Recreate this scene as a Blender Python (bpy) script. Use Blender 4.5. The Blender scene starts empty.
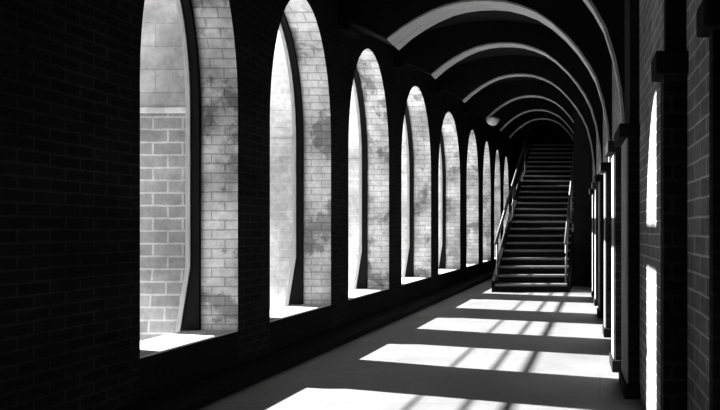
import bpy, bmesh, math, random
random.seed(7)
scn = bpy.context.scene
col = scn.collection
PI = math.pi
# ------------------------------------------------------------------ units
A = 3.25            # metres from the camera axis to the left wall
Y1 = 0.65 * A       # metres per depth unit
H = 0.39 * A        # eye height
def P(X, d, z):     # corridor coordinates (fractions of A, depth units, height from eye level) -> metres
    return (X * A, d * Y1, H + z * A)
FZ = -0.39          # floor level
def XW(d):          # right wall line: the passage narrows slightly
    return 0.092 - 0.031 * (d - 2.32)
def lerp_table(tab, x):
    if x <= tab[0][0]: return tab[0][1]
    for (x0, y0), (x1, y1) in zip(tab, tab[1:]):
        if x <= x1: return y0 + (y1 - y0) * (x - x0) / (x1 - x0)
    return tab[-1][1]
def SC(d): return lerp_table([(0, 1), (3.85, 1), (4.88, 1.035), (6.06, 1.07), (7.35, 1.12), (8.4, 1.15), (10.8, 1.24), (12.2, 1.3)], d)

# ------------------------------------------------------------------ materials
def base_mat(name, rough=0.85):
    m = bpy.data.materials.new(name); m.use_nodes = True
    nt = m.node_tree; b = nt.nodes['Principled BSDF']
    b.inputs['Roughness'].default_value = rough
    b.inputs['Specular IOR Level'].default_value = 0.06
    return m, nt, b
def N(nt, t, **kw):
    n = nt.nodes.new(t)
    for k, v in kw.items(): setattr(n, k, v)
    return n
def ramp(nt, fac, stops):
    r = N(nt, 'ShaderNodeValToRGB')
    e = r.color_ramp.elements
    while len(e) < len(stops): e.new(0.5)
    for el, (p, g) in zip(e, stops):
        el.position = p; el.color = (g, g, g, 1)
    nt.links.new(fac, r.inputs['Fac'])
    return r.outputs['Color']
def mixc(nt, mode, fac, a, b):
    m = N(nt, 'ShaderNodeMix', data_type='RGBA', blend_type=mode)
    if isinstance(fac, float): m.inputs[0].default_value = fac
    else: nt.links.new(fac, m.inputs[0])
    for s, v in ((6, a), (7, b)):
        if isinstance(v, (int, float)): m.inputs[s].default_value = (v, v, v, 1)
        else: nt.links.new(v, m.inputs[s])
    return m.outputs[2]
def noise(nt, vec, scale, detail=4, rough=0.6):
    n = N(nt, 'ShaderNodeTexNoise')
    n.inputs['Scale'].default_value = scale; n.inputs['Detail'].default_value = detail
    n.inputs['Roughness'].default_value = rough
    nt.links.new(vec, n.inputs['Vector'])
    return n.outputs['Fac']
def wall_vec(nt):
    """position laid flat on whichever upright face we are on: (along, height, 0)"""
    g = N(nt, 'ShaderNodeNewGeometry')
    sp = N(nt, 'ShaderNodeSeparateXYZ'); nt.links.new(g.outputs['Position'], sp.inputs[0])
    sn = N(nt, 'ShaderNodeSeparateXYZ'); nt.links.new(g.outputs['True Normal'], sn.inputs[0])
    ab = N(nt, 'ShaderNodeMath', operation='ABSOLUTE'); nt.links.new(sn.outputs['X'], ab.inputs[0])
    gt = N(nt, 'ShaderNodeMath', operation='GREATER_THAN'); nt.links.new(ab.outputs[0], gt.inputs[0]); gt.inputs[1].default_value = 0.6
    mx = N(nt, 'ShaderNodeMix', data_type='FLOAT')
    nt.links.new(gt.outputs[0], mx.inputs[0]); nt.links.new(sp.outputs['X'], mx.inputs[2]); nt.links.new(sp.outputs['Y'], mx.inputs[3])
    c = N(nt, 'ShaderNodeCombineXYZ')
    nt.links.new(mx.outputs[0], c.inputs[0]); nt.links.new(sp.outputs['Z'], c.inputs[1])
    return c.outputs[0], g.outputs['Position']
def brick(name, c1, c2, mortar, bw=0.22, rh=0.075, ms=0.008, stain=(0.35, 1.0), stain_scale=1.6, bump=0.35, rough=0.9, soot=None):
    m, nt, b = base_mat(name, rough)
    v, pos = wall_vec(nt)
    t = N(nt, 'ShaderNodeTexBrick')
    t.inputs['Color1'].default_value = (c1,) * 3 + (1,); t.inputs['Color2'].default_value = (c2,) * 3 + (1,)
    t.inputs['Mortar'].default_value = (mortar,) * 3 + (1,)
    t.inputs['Scale'].default_value = 1; t.inputs['Mortar Size'].default_value = ms
    t.inputs['Mortar Smooth'].default_value = 0.3
    t.inputs['Brick Width'].default_value = bw; t.inputs['Row Height'].default_value = rh
    wob = N(nt, 'ShaderNodeTexNoise'); wob.inputs['Scale'].default_value = 6; nt.links.new(v, wob.inputs['Vector'])
    ma = N(nt, 'ShaderNodeVectorMath', operation='MULTIPLY_ADD')
    nt.links.new(wob.outputs['Color'], ma.inputs[0]); ma.inputs[1].default_value = (0.012, 0.012, 0); nt.links.new(v, ma.inputs[2])
    nt.links.new(ma.outputs[0], t.inputs['Vector'])
    n1 = noise(nt, pos, stain_scale, 5)
    c = mixc(nt, 'MULTIPLY', 1.0, t.outputs['Color'], ramp(nt, n1, [(0.36, stain[0]), (0.6, stain[1])]))
    n2 = noise(nt, pos, 14, 6, 0.7)
    c = mixc(nt, 'MULTIPLY', 0.7, c, ramp(nt, n2, [(0.3, 0.55), (0.65, 1.0)]))
    if soot:
        n3 = noise(nt, pos, 2.6, 6, 0.65)
        c = mixc(nt, 'MULTIPLY', 1.0, c, ramp(nt, n3, [(0.40, soot), (0.47, 1.0)]))
    nt.links.new(c, b.inputs['Base Color'])
    bp = N(nt, 'ShaderNodeBump'); bp.inputs['Strength'].default_value = bump; bp.inputs['Distance'].default_value = 0.012
    h = mixc(nt, 'ADD', 0.35, t.outputs['Color'], n2)
    nt.links.new(h, bp.inputs['Height']); nt.links.new(bp.outputs[0], b.inputs['Normal'])
    return m
def plain(name, lo, hi, scale=4, rough=0.9, bump=0.1, spec=0.06, stretch=None):
    m, nt, b = base_mat(name, rough); b.inputs['Specular IOR Level'].default_value = spec
    g = N(nt, 'ShaderNodeNewGeometry'); v = g.outputs['Position']
    if stretch:
        mp = N(nt, 'ShaderNodeMapping'); mp.inputs['Scale'].default_value = stretch; nt.links.new(v, mp.inputs[0]); v = mp.outputs[0]
    n = noise(nt, v, scale, 6, 0.65)
    nt.links.new(ramp(nt, n, [(0.3, lo), (0.7, hi)]), b.inputs['Base Color'])
    bp = N(nt, 'ShaderNodeBump'); bp.inputs['Strength'].default_value = bump; bp.inputs['Distance'].default_value = 0.01
    nt.links.new(n, bp.inputs['Height']); nt.links.new(bp.outputs[0], b.inputs['Normal'])
    return m
def floor_mat():
    m, nt, b = base_mat('worn_stone_floor', 0.6); b.inputs['Specular IOR Level'].default_value = 0.3
    g = N(nt, 'ShaderNodeNewGeometry'); v = g.outputs['Position']
    n = noise(nt, v, 1.3, 6, 0.6)
    c = ramp(nt, n, [(0.3, 0.15), (0.7, 0.21)])
    t = N(nt, 'ShaderNodeTexBrick')
    t.inputs['Color1'].default_value = (1, 1, 1, 1); t.inputs['Color2'].default_value = (0.93, 0.93, 0.93, 1); t.inputs['Mortar'].default_value = (0.72, 0.72, 0.72, 1)
    t.inputs['Scale'].default_value = 1; t.inputs['Mortar Size'].default_value = 0.006
    t.inputs['Brick Width'].default_value = 1.3; t.inputs['Row Height'].default_value = 0.95
    nt.links.new(v, t.inputs['Vector'])
    c = mixc(nt, 'MULTIPLY', 1.0, c, t.outputs['Color'])
    n2 = noise(nt, v, 18, 5, 0.7)
    c = mixc(nt, 'MULTIPLY', 0.5, c, ramp(nt, n2, [(0.3, 0.75), (0.6, 1.0)]))
    nt.links.new(c, b.inputs['Base Color'])
    bp = N(nt, 'ShaderNodeBump'); bp.inputs['Strength'].default_value = 0.12; bp.inputs['Distance'].default_value = 0.008
    nt.links.new(n2, bp.inputs['Height']); nt.links.new(bp.outputs[0], b.inputs['Normal'])
    return m
M = dict(
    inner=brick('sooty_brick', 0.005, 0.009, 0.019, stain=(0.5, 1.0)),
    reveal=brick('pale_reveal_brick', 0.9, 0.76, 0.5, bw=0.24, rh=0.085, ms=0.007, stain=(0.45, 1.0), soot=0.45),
    outer=brick('weathered_outer_brick', 0.76, 0.66, 0.80, bw=0.27, rh=0.115, ms=0.010, stain=(0.6, 1.0)),
    oldouter=brick('greyer_outer_brick', 0.34, 0.25, 0.50, bw=0.27, rh=0.115, ms=0.010, stain=(0.6, 1.0)),
    oldashlar=brick('grey_ashlar_block', 0.52, 0.42, 0.36, bw=0.62, rh=0.21, ms=0.006, stain=(0.6, 1.0)),
    ashlar=brick('pale_ashlar_block', 0.85, 0.78, 0.65, bw=0.62, rh=0.21, ms=0.006, stain=(0.7, 1.0)),
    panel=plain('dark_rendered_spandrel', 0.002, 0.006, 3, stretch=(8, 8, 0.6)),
    right=brick('dark_brick_wall', 0.14, 0.20, 0.40, bw=0.23, rh=0.078, ms=0.006, stain=(0.55, 1.0)),
    floor=floor_mat(),
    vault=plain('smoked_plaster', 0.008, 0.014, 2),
    ribface=plain('smoked_stone', 0.005, 0.010, 3),  # near-black colour stands in for the unlit arch fronts
    soffit=plain('limewashed_stone', 0.30, 0.42, 3, stretch=(1, 6, 1)),  # pale colour carries the light on the arch undersides
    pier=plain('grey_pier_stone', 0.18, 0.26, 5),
    dark=plain('dark_stone', 0.006, 0.012, 4),
    pierb=brick('dark_pier_brick', 0.006, 0.011, 0.022),  # near-black puts the shade of the pier fronts into the colour
    sill=plain('pale_sill_stone', 0.42, 0.55, 5),
    timber=plain('black_painted_timber', 0.002, 0.004, 6, 0.6),  # black stands in for the shadow in the outer recess
    bead=plain('weathered_pale_timber', 0.30, 0.42, 5, stretch=(6, 6, 1)),
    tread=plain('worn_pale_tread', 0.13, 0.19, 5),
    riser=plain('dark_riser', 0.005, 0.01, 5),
    rail=plain('grey_painted_iron', 0.025, 0.045, 8, 0.45, 0.03, 0.5),
    glass=plain('white_opal_glass', 0.55, 0.6, 3, 0.3, 0.0, 0.5),
    gravel=plain('pale_gravel', 0.65, 0.8, 20),
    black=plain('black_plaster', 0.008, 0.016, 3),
)
# ------------------------------------------------------------------ mesh helpers
def obj(name, bm, mats, parent=None, smooth=False):
    bmesh.ops.remove_doubles(bm, verts=bm.verts, dist=1e-5)
    bmesh.ops.recalc_face_normals(bm, faces=bm.faces)
    me = bpy.data.meshes.new(name); bm.to_mesh(me); bm.free()
    for m in (mats if isinstance(mats, (list, tuple)) else [mats]): me.materials.append(m)
    o = bpy.data.objects.new(name, me); col.objects.link(o)
    if smooth:
        for p in me.polygons: p.use_smooth = True
    if parent:
        o.parent = parent
        o.matrix_parent_inverse.identity()
        o.location = [-c for c in parent.location]      # meshes are drawn in place; the Empty sits at the thing's base
    return o
def quad(bm, pts, mi=0):
    try:
        f = bm.faces.new([bm.verts.new(p) for p in pts]); f.material_index = mi; return f
    except ValueError: return None
def hexa(bm, lo, hi, mi=0):
    """8 corners: lo = 4 points (loop), hi = 4 matching points"""
    vl = [bm.verts.new(p) for p in lo]; vh = [bm.verts.new(p) for p in hi]
    fs = [bm.faces.new(vl[::-1]), bm.faces.new(vh)]
    n = len(vl)
    for i in range(n): fs.append(bm.faces.new([vl[i], vl[(i + 1) % n], vh[(i + 1) % n], vh[i]]))
    for f in fs: f.material_index = mi
    return fs
def box(bm, X0, X1, d0, d1, z0, z1, mi=0, follow=False):
    """box in corridor units; follow = X is measured from the right wall line"""
    o0 = XW(d0) if follow else 0; o1 = XW(d1) if follow else 0
    lo = [P(X0 + o0, d0, z0), P(X1 + o0, d0, z0), P(X1 + o1, d1, z0), P(X0 + o1, d1, z0)]
    hi = [P(X0 + o0, d0, z1), P(X1 + o0, d0, z1), P(X1 + o1, d1, z1), P(X0 + o1, d1, z1)]
    return hexa(bm, lo, hi, mi)
def bevel(bm, w, seg=2):
    bmesh.ops.bevel(bm, geom=list(bm.edges), offset=w, segments=seg, affect='EDGES', profile=0.6)
def tube(bm, p0, p1, r, seg=12):
    from mathutils import Vector
    p0 = Vector(p0); p1 = Vector(p1); ax = (p1 - p0).normalized()
    u = ax.orthogonal().normalized(); w = ax.cross(u)
    lo = [p0 + r * (u * math.cos(2 * PI * k / seg) + w * math.sin(2 * PI * k / seg)) for k in range(seg)]
    hexa(bm, lo, [q + (p1 - p0) for q in lo])
def thing(name, loc, label, cat, group=None):
    o = bpy.data.objects.new(name, None); col.objects.link(o); o.location = loc
    o.empty_display_size = 0.2
    o['label'] = label; o['category'] = cat
    if group: o['group'] = group
    return o
def struct(o): o['kind'] = 'structure'; return o

# ------------------------------------------------------------------ left wall with arched windows
WIN = [(0.95, 1.52), (2.174, 2.762), (3.03, 3.717), (3.976, 4.739), (5.038, 5.917), (6.192, 7.150),
       (7.490, 8.23), (8.547, 9.149), (9.47, 10.05), (10.38, 10.95)]
SILL, SPR, RISE = -0.28, 0.33, 0.455
XI, XO = -1.0, -1.14
DN, DF = -1.0, 12.2
TOP = 1.35
SEG = 28
def outline(dn, df, inset=0.0):
    """jamb foot, up, over the arch, down: (d, z) list; inset shrinks it (fractions of A)"""
    c = (dn + df) / 2; hw = (df - dn) / 2 - inset / 0.65; r = RISE - inset
    pts = [(c - hw, SILL), (c - hw, -0.10), (c - hw, 0.12)]
    for k in range(SEG + 1):
        a = PI - PI * k / SEG
        pts.append((c + hw * math.cos(a), SPR + r * math.sin(a)))
    pts += [(c + hw, 0.12), (c + hw, -0.10), (c + hw, SILL)]
    return pts
bm = bmesh.new()
for X in (XI, XO):
    mi = 0 if X == XI else 2
    prev = DN
    for dn, df in WIN:
        quad(bm, [P(X, prev, FZ), P(X, dn, FZ), P(X, dn, TOP), P(X, prev, TOP)], mi)
        o = outline(dn, df)
        for (d0, z0), (d1, z1) in zip(o[2:-2], o[3:-2]):
            if abs(d1 - d0) > 1e-6: quad(bm, [P(X, d0, z0), P(X, d1, z1), P(X, d1, TOP), P(X, d0, TOP)], mi)
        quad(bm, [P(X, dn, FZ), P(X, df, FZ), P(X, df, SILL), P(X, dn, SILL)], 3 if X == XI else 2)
        prev = df
    quad(bm, [P(X, prev, FZ), P(X, DF, FZ), P(X, DF, TOP), P(X, prev, TOP)], mi)
for dn, df in WIN:
    o = outline(dn, df)
    for (d0, z0), (d1, z1) in zip(o, o[1:]):
        quad(bm, [P(XI, d0, z0), P(XI, d1, z1), P(XO, d1, z1), P(XO, d0, z0)], 1)
    quad(bm, [P(XI, dn, SILL), P(XI, df, SILL), P(XO, df, SILL), P(XO, dn, SILL)], 3)
quad(bm, [P(XI, DN, TOP), P(XI, DF, TOP), P(XO, DF, TOP), P(XO, DN, TOP)])
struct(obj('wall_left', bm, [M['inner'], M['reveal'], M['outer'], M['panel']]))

def ring(dn, df, in0, in1, x0, x1, kick0, kick1):
    bm = bmesh.new()
    o = outline(dn, df, in0); i = outline(dn, df, in1)
    n = len(o)
    def kx(x, kick, z, k): return x - (kick * (-0.10 - z) / 0.18 if z < -0.10 and k > n // 2 else 0)
    V = []
    for k in range(n):
        zo = o[k][1]
        V.append([bm.verts.new(P(kx(x0, kick0, zo, k), *o[k])), bm.verts.new(P(kx(x1, kick1, zo, k), *o[k])),
                  bm.verts.new(P(kx(x1, kick1, zo, k), *i[k])), bm.verts.new(P(kx(x0, kick0, zo, k), *i[k]))])
    for k in range(n - 1):
        for j in range(4):
            bm.faces.new([V[k][j], V[k][(j + 1) % 4], V[k + 1][(j + 1) % 4], V[k + 1][j]])
    bm.faces.new(V[0]); bm.faces.new(V[-1][::-1])
    return bm
for n, (dn, df) in enumerate(WIN):
    w = bpy.data.objects.new('window_%d' % n if n else 'window_10', None); col.objects.link(w)
    w.location = P(XI, (dn + df) / 2, SILL); struct(w); w.empty_display_size = 0.2
    b = bmesh.new(); box(b, XI - 0.0015, XO - 0.006, dn, df, SILL - 0.02, SILL + 0.004); bevel(b, 0.008)
    obj('window_sill', b, M['sill'], w)
    f = obj('window_frame', ring(dn, df, 0.0, 0.010, -1.102, -1.124, 0.0, 0.028), M['timber'], w)
    obj('frame_bead', ring(dn, df, 0.0, 0.014, -1.124, -1.136, 0.028, 0.028), M['bead'], f).location = (0, 0, 0)

# ------------------------------------------------------------------ right wall, ends, floor, ceiling
bm = bmesh.new(); box(bm, 0, 0.12, DN, DF, FZ - 0.03, TOP, follow=True)
struct(obj('wall_right', bm, M['right']))
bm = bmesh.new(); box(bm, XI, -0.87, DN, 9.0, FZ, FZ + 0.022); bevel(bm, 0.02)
struct(obj('baseboard_left', bm, M['panel']))  # dark kerb added to deepen the floor's shade along the wall
bm = bmesh.new(); box(bm, XO, 0.35, DN - 0.1, DN, FZ - 0.03, TOP)
struct(obj('wall_back', bm, M['black']))
bm = bmesh.new(); box(bm, XO, 0.1, DF, DF + 0.1, FZ - 0.03, TOP)
struct(obj('wall_far', bm, M['black']))
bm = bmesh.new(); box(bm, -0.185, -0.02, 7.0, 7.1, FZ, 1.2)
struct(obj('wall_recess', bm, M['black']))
bm = bmesh.new()
lo = [P(XO, DN, FZ - 0.04), P(XW(DN), DN, FZ - 0.04), P(XW(DF), DF, FZ - 0.04), P(XO, DF, FZ - 0.04)]
hi = [P(XO, DN, FZ), P(XW(DN), DN, FZ), P(XW(DF), DF, FZ), P(XO, DF, FZ)]
hexa(bm, lo, hi); struct(obj('floor', bm, M['floor']))
def ceil_z(X, d):
    w = (X - XI) / (XW(d) - XI); w = min(1, max(0, w))
    return SC(d) * (0.88 + 0.10 * math.sin(PI * w))
bm = bmesh.new()
rows = []
for k in range(48):
    d = DN + (DF - DN) * k / 47
    xs = [XI - 0.02 + (XW(d) + 0.04 - XI) * j / 16 for j in range(17)]
    rows.append(([bm.verts.new(P(x, d, ceil_z(x, d))) for x in xs], [bm.verts.new(P(x, d, ceil_z(x, d) + 0.06)) for x in xs]))
for (a, at), (b, bt) in zip(rows, rows[1:]):
    for j in range(16):
        bm.faces.new([a[j], b[j], b[j + 1], a[j + 1]]); bm.faces.new([at[j], at[j + 1], bt[j + 1], bt[j]])
    for j in (0, 16): bm.faces.new([a[j], at[j], bt[j], b[j]])
struct(obj('ceiling', bm, M['vault'], smooth=False))
# ground outside the windows
bm = bmesh.new(); box(bm, -16, XO, -8, 30, FZ - 0.09, FZ - 0.05)
struct(obj('ground', bm, M['gravel']))

# ------------------------------------------------------------------ transverse arches under the vault
PROF = [(-1.0, 0.800), (-0.90, 0.775), (-0.85, 0.748), (-0.805, 0.722), (-0.75, 0.764), (-0.693, 0.800), (-0.635, 0.829), (-0.5775, 0.851),
        (-0.52, 0.864), (-0.462, 0.870), (-0.404, 0.870), (-0.3465, 0.864), (-0.289, 0.849), (-0.231, 0.826), (-0.173, 0.788),
        (-0.1155, 0.737), (-0.07, 0.685), (-0.03, 0.628), (0.0, 0.572), (0.025, 0.49), (0.042, 0.40), (0.050, 0.32), (0.052, 0.22)]
RIBS = [(2.84, 0.16), (3.80, 0.22), (4.83, 0.12), (5.99, 0.08), (7.27, 0.08), (8.34, 0.07), (9.26, 0.07)]
RLAB = ['ceiling arch of which only the right curve shows at the top of the picture',
        'nearest ceiling arch showing its whole broad pale curve',
        'second whole ceiling arch from the camera, behind the broadest pale curve',
        'third whole ceiling arch from the camera, partway to the stairs',
        'ceiling arch with the white bowl lamp on its left side, above the stair foot',
        'ceiling arch over the lower flight of the stairs',
        'farthest ceiling arch, high over the dark upper stairs']
for (d, dep), lab in zip(RIBS, RLAB):
    xr = XW(d) - 0.012
    pr = []
    for X, z in PROF:
        w = (X + 1) / 1.052
        zz = z * (SC(d) if z > 0.5 else 1 + (SC(d) - 1) * max(0, (z - 0.22) / 0.28))
        pr.append((-1 + w * (xr + 1), zz))
    # outer line of the arch, buried in walls and vault
    up = [(X, ceil_z(X, d) + 0.02) for X, z in pr[:-4]]
    last = xr + 0.05
    up += [(last, ceil_z(xr, d) + 0.02), (last, 0.55), (last, 0.40), (last, 0.22)]
    r = thing('vault_rib', P((XI + xr) / 2, d, pr[10][1]), lab, 'arch', 'ceiling arches')
    bm = bmesh.new()
    L = []
    for dd in (0, 1):
        vi = []; vu = []
        for j, ((x, z), (xu, zu)) in enumerate(zip(pr, up)):
            t = max(0, (j - 3) / (len(pr) - 4)); dj = dep * (1 - 0.62 * t ** 0.8)
            q = d + (dj - 0.006 if dd else 0.004)
            k = 0.0 if j < 3 else 0.006
            right = z < 0.75 and x > -0.2
            vi.append(bm.verts.new(P(x + (k if right else 0), q, z + (0.002 if right else k))))
            vu.append(bm.verts.new(P(xu, q, zu)))
        L.append((vi, vu))
        for j in range(len(pr) - 1): bm.faces.new([vi[j], vi[j + 1], vu[j + 1], vu[j]])
    for j in range(len(pr) - 1): bm.faces.new([L[0][0][j], L[0][0][j + 1], L[1][0][j + 1], L[1][0][j]])
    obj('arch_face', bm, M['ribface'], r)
    bm = bmesh.new()
    S = []
    for j, (x, z) in enumerate(pr):
        if j < 3: continue  # left foot keeps the dark stone as painted shade
        t = (j - 3) / (len(pr) - 4); dj = dep * (1 - 0.62 * t ** 0.8)      # the soffit narrows towards the right foot
        x2, z2 = x, z + 0.008
        if z < 0.75 and x > -0.2: x2 = x + 0.008; z2 = z + 0.003
        S.append([bm.verts.new(P(x, d, z)), bm.verts.new(P(x, d + dj, z)), bm.verts.new(P(x2, d + dj, z2)), bm.verts.new(P(x2, d, z2))])
    for j in range(len(S) - 1):
        for q in range(4): bm.faces.new([S[j][q], S[j][(q + 1) % 4], S[j + 1][(q + 1) % 4], S[j + 1][q]])
    bm.faces.new(S[0]); bm.faces.new(S[-1][::-1])
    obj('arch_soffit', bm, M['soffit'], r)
    # respond carrying the right foot down to the floor
    bm = bmesh.new(); box(bm, -0.010, 0.01, d + 0.004, d + dep * 0.38, FZ, 0.23, follow=True)
    obj('respond', bm, M['pier'], r)
    bm = bmesh.new(); box(bm, XI - 0.01, XI + 0.05, d + 0.005, d + dep - 0.005, 0.765 * SC(d), 0.80 * SC(d)); bevel(bm, 0.02)
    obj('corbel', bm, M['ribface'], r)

# ------------------------------------------------------------------ piers along the right wall
PIERS = [(1.07, 0.03, 0.010, True, 'dark brick pier cut off by the right edge of the picture'),
         (1.384, 0.05, 0.033, True, 'black full-height pier with a block capital, second from the right edge'),
         (2.32, 0.24, 0.026, True, 'right-hand pier with the heavy square plinth, just past the sunlit strip of wall'),
         (2.756, 0.16, 0.036, False, 'right-hand pier directly behind the one with the heavy plinth'),
         (3.645, 0.13, 0.028, False, 'fourth right-hand pier, in the middle of the row'),
         (4.43, 0.16, 0.026, False, 'third right-hand pier from the stairs'),
         (5.15, 0.14, 0.024, False, 'second right-hand pier from the stairs'),
         (5.85, 0.14, 0.022, False, 'farthest right-hand pier, next to the dark recess by the stairs')]
for d, dep, prot, tall, lab in PIERS:
    r = thing('wall_pier', P(XW(d) - prot / 2, d + dep / 2, FZ), lab, 'pier', 'piers along the right wall')
    bm = bmesh.new(); box(bm, -prot, 0.01, d, d + dep, FZ, 0.22, follow=True); bevel(bm, 0.006)
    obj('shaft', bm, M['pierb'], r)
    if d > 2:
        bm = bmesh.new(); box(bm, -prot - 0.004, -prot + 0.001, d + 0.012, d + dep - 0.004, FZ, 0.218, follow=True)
        obj('facing', bm, M['pier'], r)  # pale slab added on the inner side, its colour standing in for light
    bm = bmesh.new(); box(bm, -prot - (0.022 if d > 2 else 0.012), 0.01, d - 0.015, d + dep + 0.02, 0.2145, 0.2465, follow=True); bevel(bm, 0.012)
    obj('capital', bm, M['dark'], r)
    bm = bmesh.new(); box(bm, -prot - 0.010, 0.01, d - 0.018, d + dep + 0.018, FZ, FZ + 0.032, follow=True); bevel(bm, 0.01)
    obj('plinth', bm, M['dark'], r)
    if tall:
        bm = bmesh.new(); box(bm, -prot + 0.004, 0.01, d + 0.01, d + dep - 0.01, 0.24, 0.90, follow=True)
        obj('upper_shaft', bm, M['dark'], r)

# ------------------------------------------------------------------ staircase
D0 = 6.29; RIS = 0.165 / A; GO = 0.311 / Y1; NST = 24
SX0, SX1 = -0.66, -0.205
st = thing('staircase', P((SX0 + SX1) / 2, D0, FZ), 'long straight staircase with pale treads climbing into the dark at the end of the passage', 'staircase')
for k in range(NST):
    d = D0 + k * GO; z = FZ + (k + 1) * RIS
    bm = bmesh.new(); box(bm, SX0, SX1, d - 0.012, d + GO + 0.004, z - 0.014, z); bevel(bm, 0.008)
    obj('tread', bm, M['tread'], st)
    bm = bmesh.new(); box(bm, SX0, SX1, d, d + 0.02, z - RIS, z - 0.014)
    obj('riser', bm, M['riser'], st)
ztop = FZ + NST * RIS; dtop = D0 + NST * GO
bm = bmesh.new(); box(bm, SX0, SX1, dtop, DF, ztop - 0.04, ztop)
obj('landing', bm, M['riser'], st)
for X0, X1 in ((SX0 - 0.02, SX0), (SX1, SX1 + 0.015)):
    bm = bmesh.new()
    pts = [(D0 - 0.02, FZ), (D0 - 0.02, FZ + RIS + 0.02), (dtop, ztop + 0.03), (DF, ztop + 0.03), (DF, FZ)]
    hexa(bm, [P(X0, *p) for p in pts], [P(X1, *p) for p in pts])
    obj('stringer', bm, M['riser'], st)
RH = 0.27
for X in (SX0 + 0.008, SX1 - 0.010):
    def rp(t, h): return P(X, D0 + t * GO, FZ + RIS + t * RIS + h)
    bm = bmesh.new(); tube(bm, rp(-0.3, RH), rp(NST - 1, RH), 0.032)
    hr = obj('handrail', bm, M['rail'], st, smooth=True)
    bm = bmesh.new(); tube(bm, rp(0.3, RH * 0.5), rp(NST - 1, RH * 0.5), 0.014)
    obj('middle_rail', bm, M['rail'], st, smooth=True)
    for k in range(0, NST, 8):
        bm = bmesh.new(); tube(bm, rp(k + 0.4, -0.4 * RIS - 0.006), rp(k + 0.4, RH), 0.022)
        obj('rail_post', bm, M['rail'], st, smooth=True)

# ------------------------------------------------------------------ buttresses outside; all but the added first seen through the windows
ORD = ['nearest', 'second', 'third', 'fourth', 'fifth', 'sixth', 'seventh', 'eighth', 'ninth']
for n in range(0, len(WIN)):
    a = WIN[n][1]; b = WIN[n + 1][0] if n + 1 < len(WIN) else a + 0.3
    c0, c1 = a + 0.03, b + 0.16  # far side widened out of view to trim the sun patches
    zs = 0.334; cu = c1
    if n == 0: zs = 0.07; cu = b + 0.30; c0 = 1.95; c1 = b + 0.15  # unseen buttress added, wider above to narrow the sunlit wall strip
    r = thing('brick_buttress', P(-1.3, (c0 + c1) / 2, FZ - 0.05),
              ('weathered pale brick buttress standing outside the %s arched window' % ORD[n - 1]) if n else 'brick buttress outside, hidden behind the black wall at the left', 'buttress', 'buttresses outside the arched windows')
    bm = bmesh.new()
    prof = [(XO - 0.002, FZ - 0.05), (-1.37, FZ - 0.05), (-1.37, -0.16), (-1.33, -0.10), (-1.33, zs), (XO - 0.002, zs)]
    hexa(bm, [P(x, c0, z) for x, z in prof], [P(x, c1, z) for x, z in prof])
    obj('lower_shaft', bm, M['oldouter' if n < 2 else 'outer'], r)
    bm = bmesh.new()
    prof = [(XO - 0.002, zs), (-1.33, zs), (-1.33, 0.70), (-1.22, 0.86), (XO - 0.002, 0.90)]
    hexa(bm, [P(x, c0, z) for x, z in prof], [P(x, cu, z) for x, z in prof])
    obj('upper_shaft', bm, M['oldashlar' if n < 2 else 'ashlar'], r)
    bm = bmesh.new(); box(bm, -1.342, XO - 0.002, c0 - 0.012, cu + 0.012, zs - 0.008, zs + 0.008); bevel(bm, 0.008)
    obj('string_course', bm, M['outer'], r)
    for s, e in ((c0, -1), (c1, 1)):
        bm = bmesh.new()
        lo = [P(XO, s, FZ - 0.05), P(-1.38, s, FZ - 0.05), P(-1.38, s + e * 0.05, FZ - 0.05), P(XO, s + e * 0.05, FZ - 0.05)]
        hi = [P(XO, s, -0.10), P(-1.38, s, -0.10), P(-1.38, s + e * 0.006, -0.12), P(XO, s + e * 0.006, -0.12)]
        hexa(bm, lo, hi)
        obj('sloped_base', bm, M['oldouter' if n < 2 else 'outer'], r)

# ------------------------------------------------------------------ rails outside, whose shadows lie along the sunlit floor
T_SUN, K_SUN = 0.41, 0.31
rl = thing('outdoor_railing', P(-1.9, 5, FZ - 0.05), 'high pipe rail outside, casting the long thin shadow lines across the sunlit floor', 'railing')
for Xf, rad in ((-0.423, 0.009), (-0.298, 0.012), (-0.204, 0.02)):
    z = FZ + T_SUN * (Xf + 1.9)
    bm = bmesh.new(); tube(bm, P(-1.9, -3, z), P(-1.9, 16, z), rad)
    obj('pipe', bm, M['rail'], rl, smooth=True)
bm = bmesh.new(); box(bm, -1.905, -1.895, -3, 16, 0.745, 0.83)
obj('beam', bm, M['rail'], rl)  # added out of view to shade a gap in the sunlit wall strip
for d in (-3, 16):
    bm = bmesh.new(); tube(bm, P(-1.9, d, FZ - 0.05), P(-1.9, d, 0.86), 0.06)
    obj('post', bm, M['rail'], rl, smooth=True)

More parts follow.
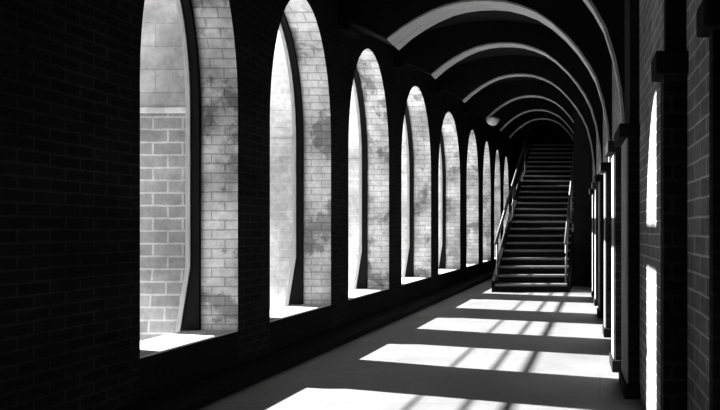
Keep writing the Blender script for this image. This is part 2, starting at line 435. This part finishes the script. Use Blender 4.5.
# ------------------------------------------------------------------ globe lamp under an arch
lx, ld, lz = -0.79, 7.36, 0.832
lp = thing('ceiling_lamp', P(lx, ld, lz), 'white bowl-shaped lamp fixed under a ceiling arch on the left, near the stairs', 'lamp')
bm = bmesh.new()
tube(bm, P(lx, ld, lz - 0.016), P(lx, ld, lz), 0.13, 24)
obj('lamp_base', bm, M['rail'], lp)
bm = bmesh.new()
cx, cy, cz = P(lx, ld, lz - 0.012)
rows = []
for k in range(9):
    a = (PI / 2) * k / 8
    rr = 0.16 * math.cos(a); zz = cz - 0.17 * math.sin(a)
    rows.append([bm.verts.new((cx + rr * math.cos(2 * PI * j / 28), cy + rr * math.sin(2 * PI * j / 28), zz)) for j in range(28)] if k < 8 else [bm.verts.new((cx, cy, zz))])
for a, b in zip(rows, rows[1:]):
    for j in range(28):
        if len(b) == 1: bm.faces.new([a[j], a[(j + 1) % 28], b[0]])
        else: bm.faces.new([a[j], a[(j + 1) % 28], b[(j + 1) % 28], b[j]])
bm.faces.new(rows[0][::-1])
obj('lamp_bowl', bm, M['glass'], lp, smooth=True)

# ------------------------------------------------------------------ light
w = bpy.data.worlds.new('overcast_bright_sky'); scn.world = w; w.use_nodes = True
w.node_tree.nodes['Background'].inputs['Color'].default_value = (1, 1, 1, 1)
w.node_tree.nodes['Background'].inputs['Strength'].default_value = 0.22
s = bpy.data.lights.new('sun', 'SUN'); s.energy = 50.0; s.angle = math.radians(0.35)
so = bpy.data.objects.new('sun', s); col.objects.link(so)
from mathutils import Vector
so.rotation_euler = Vector((1, -K_SUN, -T_SUN)).to_track_quat('-Z', 'Y').to_euler()
so.location = (-20, 20, 12)

# ------------------------------------------------------------------ camera
c = bpy.data.cameras.new('camera'); co = bpy.data.objects.new('camera', c); col.objects.link(co)
co.location = (0, 0, H); co.rotation_euler = (PI / 2, 0, 0)
c.sensor_fit = 'HORIZONTAL'; c.sensor_width = 36; c.lens = 650 / 720 * 36
c.shift_x = (360 - 600) / 720; c.shift_y = (230 - 205) / 720
c.clip_start = 0.02
scn.camera = co
v = scn.view_settings
v.view_transform = 'Standard'; v.look = 'None'; v.exposure = -0.1; v.gamma = 1.0; v.use_curve_mapping = False
